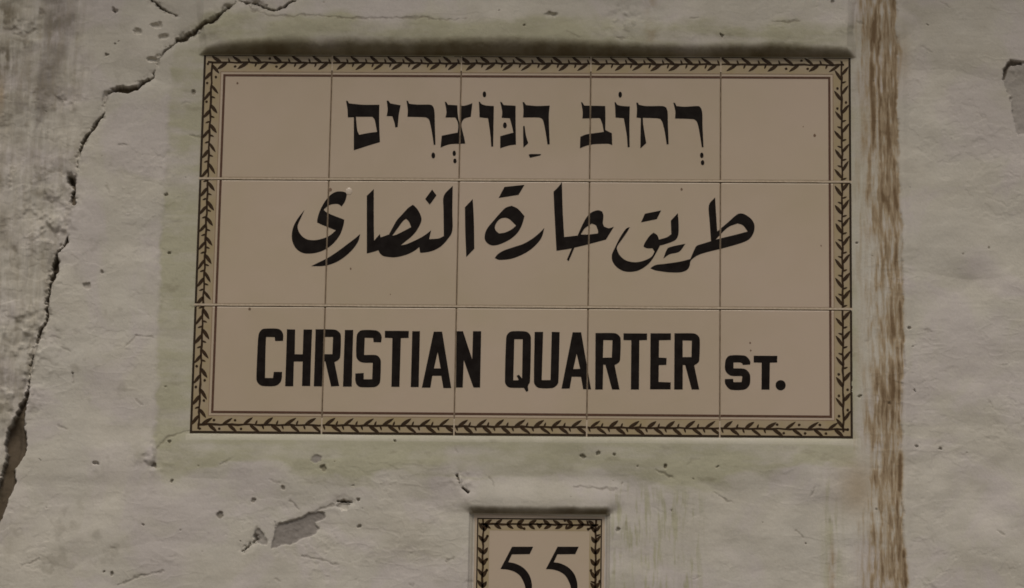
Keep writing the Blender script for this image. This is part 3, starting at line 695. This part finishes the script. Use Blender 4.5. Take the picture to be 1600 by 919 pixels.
glyph(Lt, E2, [(240,130),(527,132),(525,215),(432,217),(415,800),(318,800),(330,217),(240,212)])
glyph(Lt, E2, [(568,135),(660,135),(645,803),(550,803)])
glyph(Lt, E2, [(825,140),(925,140),(1035,815),(940,815),(915,668),(808,668),(785,810),(683,810)], [(872,385),(908,580),(828,580)])
glyph(Lt, E2, [(1098,135),(1175,135),(1285,470),(1295,135),(1393,135),(1380,808),(1300,808),(1185,480),(1172,808),(1090,808)])
glyph(Lt, E3, [(160,215),(185,160),(235,135),(385,137),(432,160),(456,215),(445,735),(422,785),(425,848),(400,860),(372,812),(210,810),(165,785),(145,735)], [(258,230),(358,230),(350,700),(312,655),(285,668),(308,712),(300,722),(245,722)])
glyph(Lt, E3, [(500,143),(602,143),(585,720),(690,720),(705,143),(800,145),(785,735),(765,780),(710,815),(560,815),(515,790),(492,740)])
glyph(Lt, E3, [(955,148),(1057,148),(1175,830),(1080,828),(1055,680),(945,678),(920,820),(822,822)], [(1003,405),(1045,585),(962,588)])
glyph(Lt, E4, [(-73,157),(150,157),(200,180),(228,230),(222,470),(205,510),(155,540),(215,832),(125,832),(45,535),(20,535),(13,832),(-77,832)], [(22,240),(130,242),(122,450),(15,452)])
glyph(Lt, E4, [(262,160),(545,162),(543,240),(452,242),(447,832),(350,832),(355,242),(262,240)])
glyph(Lt, E4, [(585,160),(830,160),(828,240),(688,242),(685,450),(778,455),(775,538),(685,540),(682,742),(828,748),(825,830),(580,830)])
glyph(Lt, E4, [(872,160),(1090,160),(1145,180),(1175,235),(1170,470),(1155,510),(1108,545),(1168,832),(1078,832),(1000,540),(972,538),(970,832),(868,832)], [(970,245),(1080,247),(1075,445),(970,445)])
glyph(Lt, E5, [(275,400),(290,340),(340,297),(520,297),(575,330),(605,380),(600,415),(505,420),(500,400),(470,388),(385,388),(385,465),(520,470),(575,505),(602,560),(600,660),(570,715),(510,745),(360,745),(310,715),(275,660),(272,605),(380,602),(385,645),(490,645),(500,575),(490,565),(360,562),(305,530),(275,480)])
glyph(Lt, E5, [(648,300),(957,302),(955,388),(860,390),(855,742),(750,742),(752,390),(648,388)])
glyph('full_stop', E5, disc(1000, 685, 66, 66, 20))
# specks in the glaze and one blister with its glint painted pale
sp = []
for x_, y_, r_ in ((371,130,2),(1273,212,2.6),(1065,296,2.2),(548,420,1.8),(390,483,2.4),(1172,536,1.8),(1173,548,1.6),(516,297,3),(1255,198,1),(1283,384,1.4),(840,560,1),(610,460,1.1)):
    painted('glaze_speck', [[[W(a, b) for a, b in disc(x_, y_, r_*.8, r_, 9, .2)]]], M_SPECK, sign, .00012)
bm = bmesh.new(); bmesh.ops.create_icosphere(bm, subdivisions=3, radius=1)
bx_, bd_ = W(545, 299)
for v in bm.verts: v.co = Vector((bx_ + v.co.x*.0040, face_y(bx_, bd_) + .0001 + v.co.y*.0009, -bd_ + v.co.z*.0046))
obj('glint_blister', bm, M_GLINT, sign, True)

# ------------------------------------------------------------------ house number plaque
plq = empty('number_plaque', (0, 0, ZT))
tag(plq, 'small square cream tile with the house number 55 and a leaf border, set in plaster', 'number plaque')
make_tile('tile', pl, prt, ptop, pbot, plq, lambda x, d: 0.0, MT, .0012)
def loc(c): return [(pl + a, ptop + b) for a, b in c]
def pring(a, b): return [loc(c) for c in ring(a, b, PW, PHh)]
painted('border_band', [pring(8.0*Q, 25.0*Q)], M_BAND, plq, .00012, cut=False)
painted('outer_line', [pring(6.0*Q, 8.0*Q)], M_LINE, plq, .00024, cut=False)
NP = PW/Q; oo = 15.4
half = NP/2
def shift(f): return lambda s_, l: (pl + f(s_, l)[0], ptop + f(s_, l)[1])
runs_ = [(shift(lambda s_, l: ((half+s_)*Q, (oo-l)*Q)), half), (shift(lambda s_, l: ((half-s_)*Q, (oo-l)*Q)), half),
         (shift(lambda s_, l: (oo*Q-l*Q, s_*Q)), NP), (shift(lambda s_, l: ((NP-oo+l)*Q, s_*Q)), NP),
         (shift(lambda s_, l: ((half+s_)*Q, (NP-oo+l)*Q)), half), (shift(lambda s_, l: ((half-s_)*Q, (NP-oo+l)*Q)), half)]
for mp, L in runs_:
    painted('leaf_vine', [[c] for c in vine(mp, L, [], 18.0, 0, (10.5, 7.2), start=12 if L < NP-1 else 20, end=oo-4, pair=True)], M_LEAF, plq, .00034, cut=False)
N = (720, 780, 6.6125)
painted('leaf_bud', [[[(pl + (half+a)*Q, ptop + (oo+b)*Q) for a, b in ((-5, -3), (0, -1), (5, -3), (3.2, 3), (0, 6.5), (-3.2, 3))]]], M_LEAF, plq, .00034, cut=False)
five = [(530,492),(748,492),(712,568),(528,570),(490,652),(560,665),(640,705),(700,770),(730,850),(735,919),(725,1000),(680,1080),(600,1130),(500,1152),(435,1142),(428,1112),(500,1110),(580,1085),(640,1030),(668,970),(667,919),(650,860),(610,790),(550,748),(480,727),(410,722)]
for dx in (0, 470):
    bm = bmesh.new(); sheet(bm, [tow_m(N, [(a+dx, b) for a, b in five])], .0003); bmesh.ops.recalc_face_normals(bm, faces=bm.faces[:])
    obj('digit', bm, M_BLACK, plq)
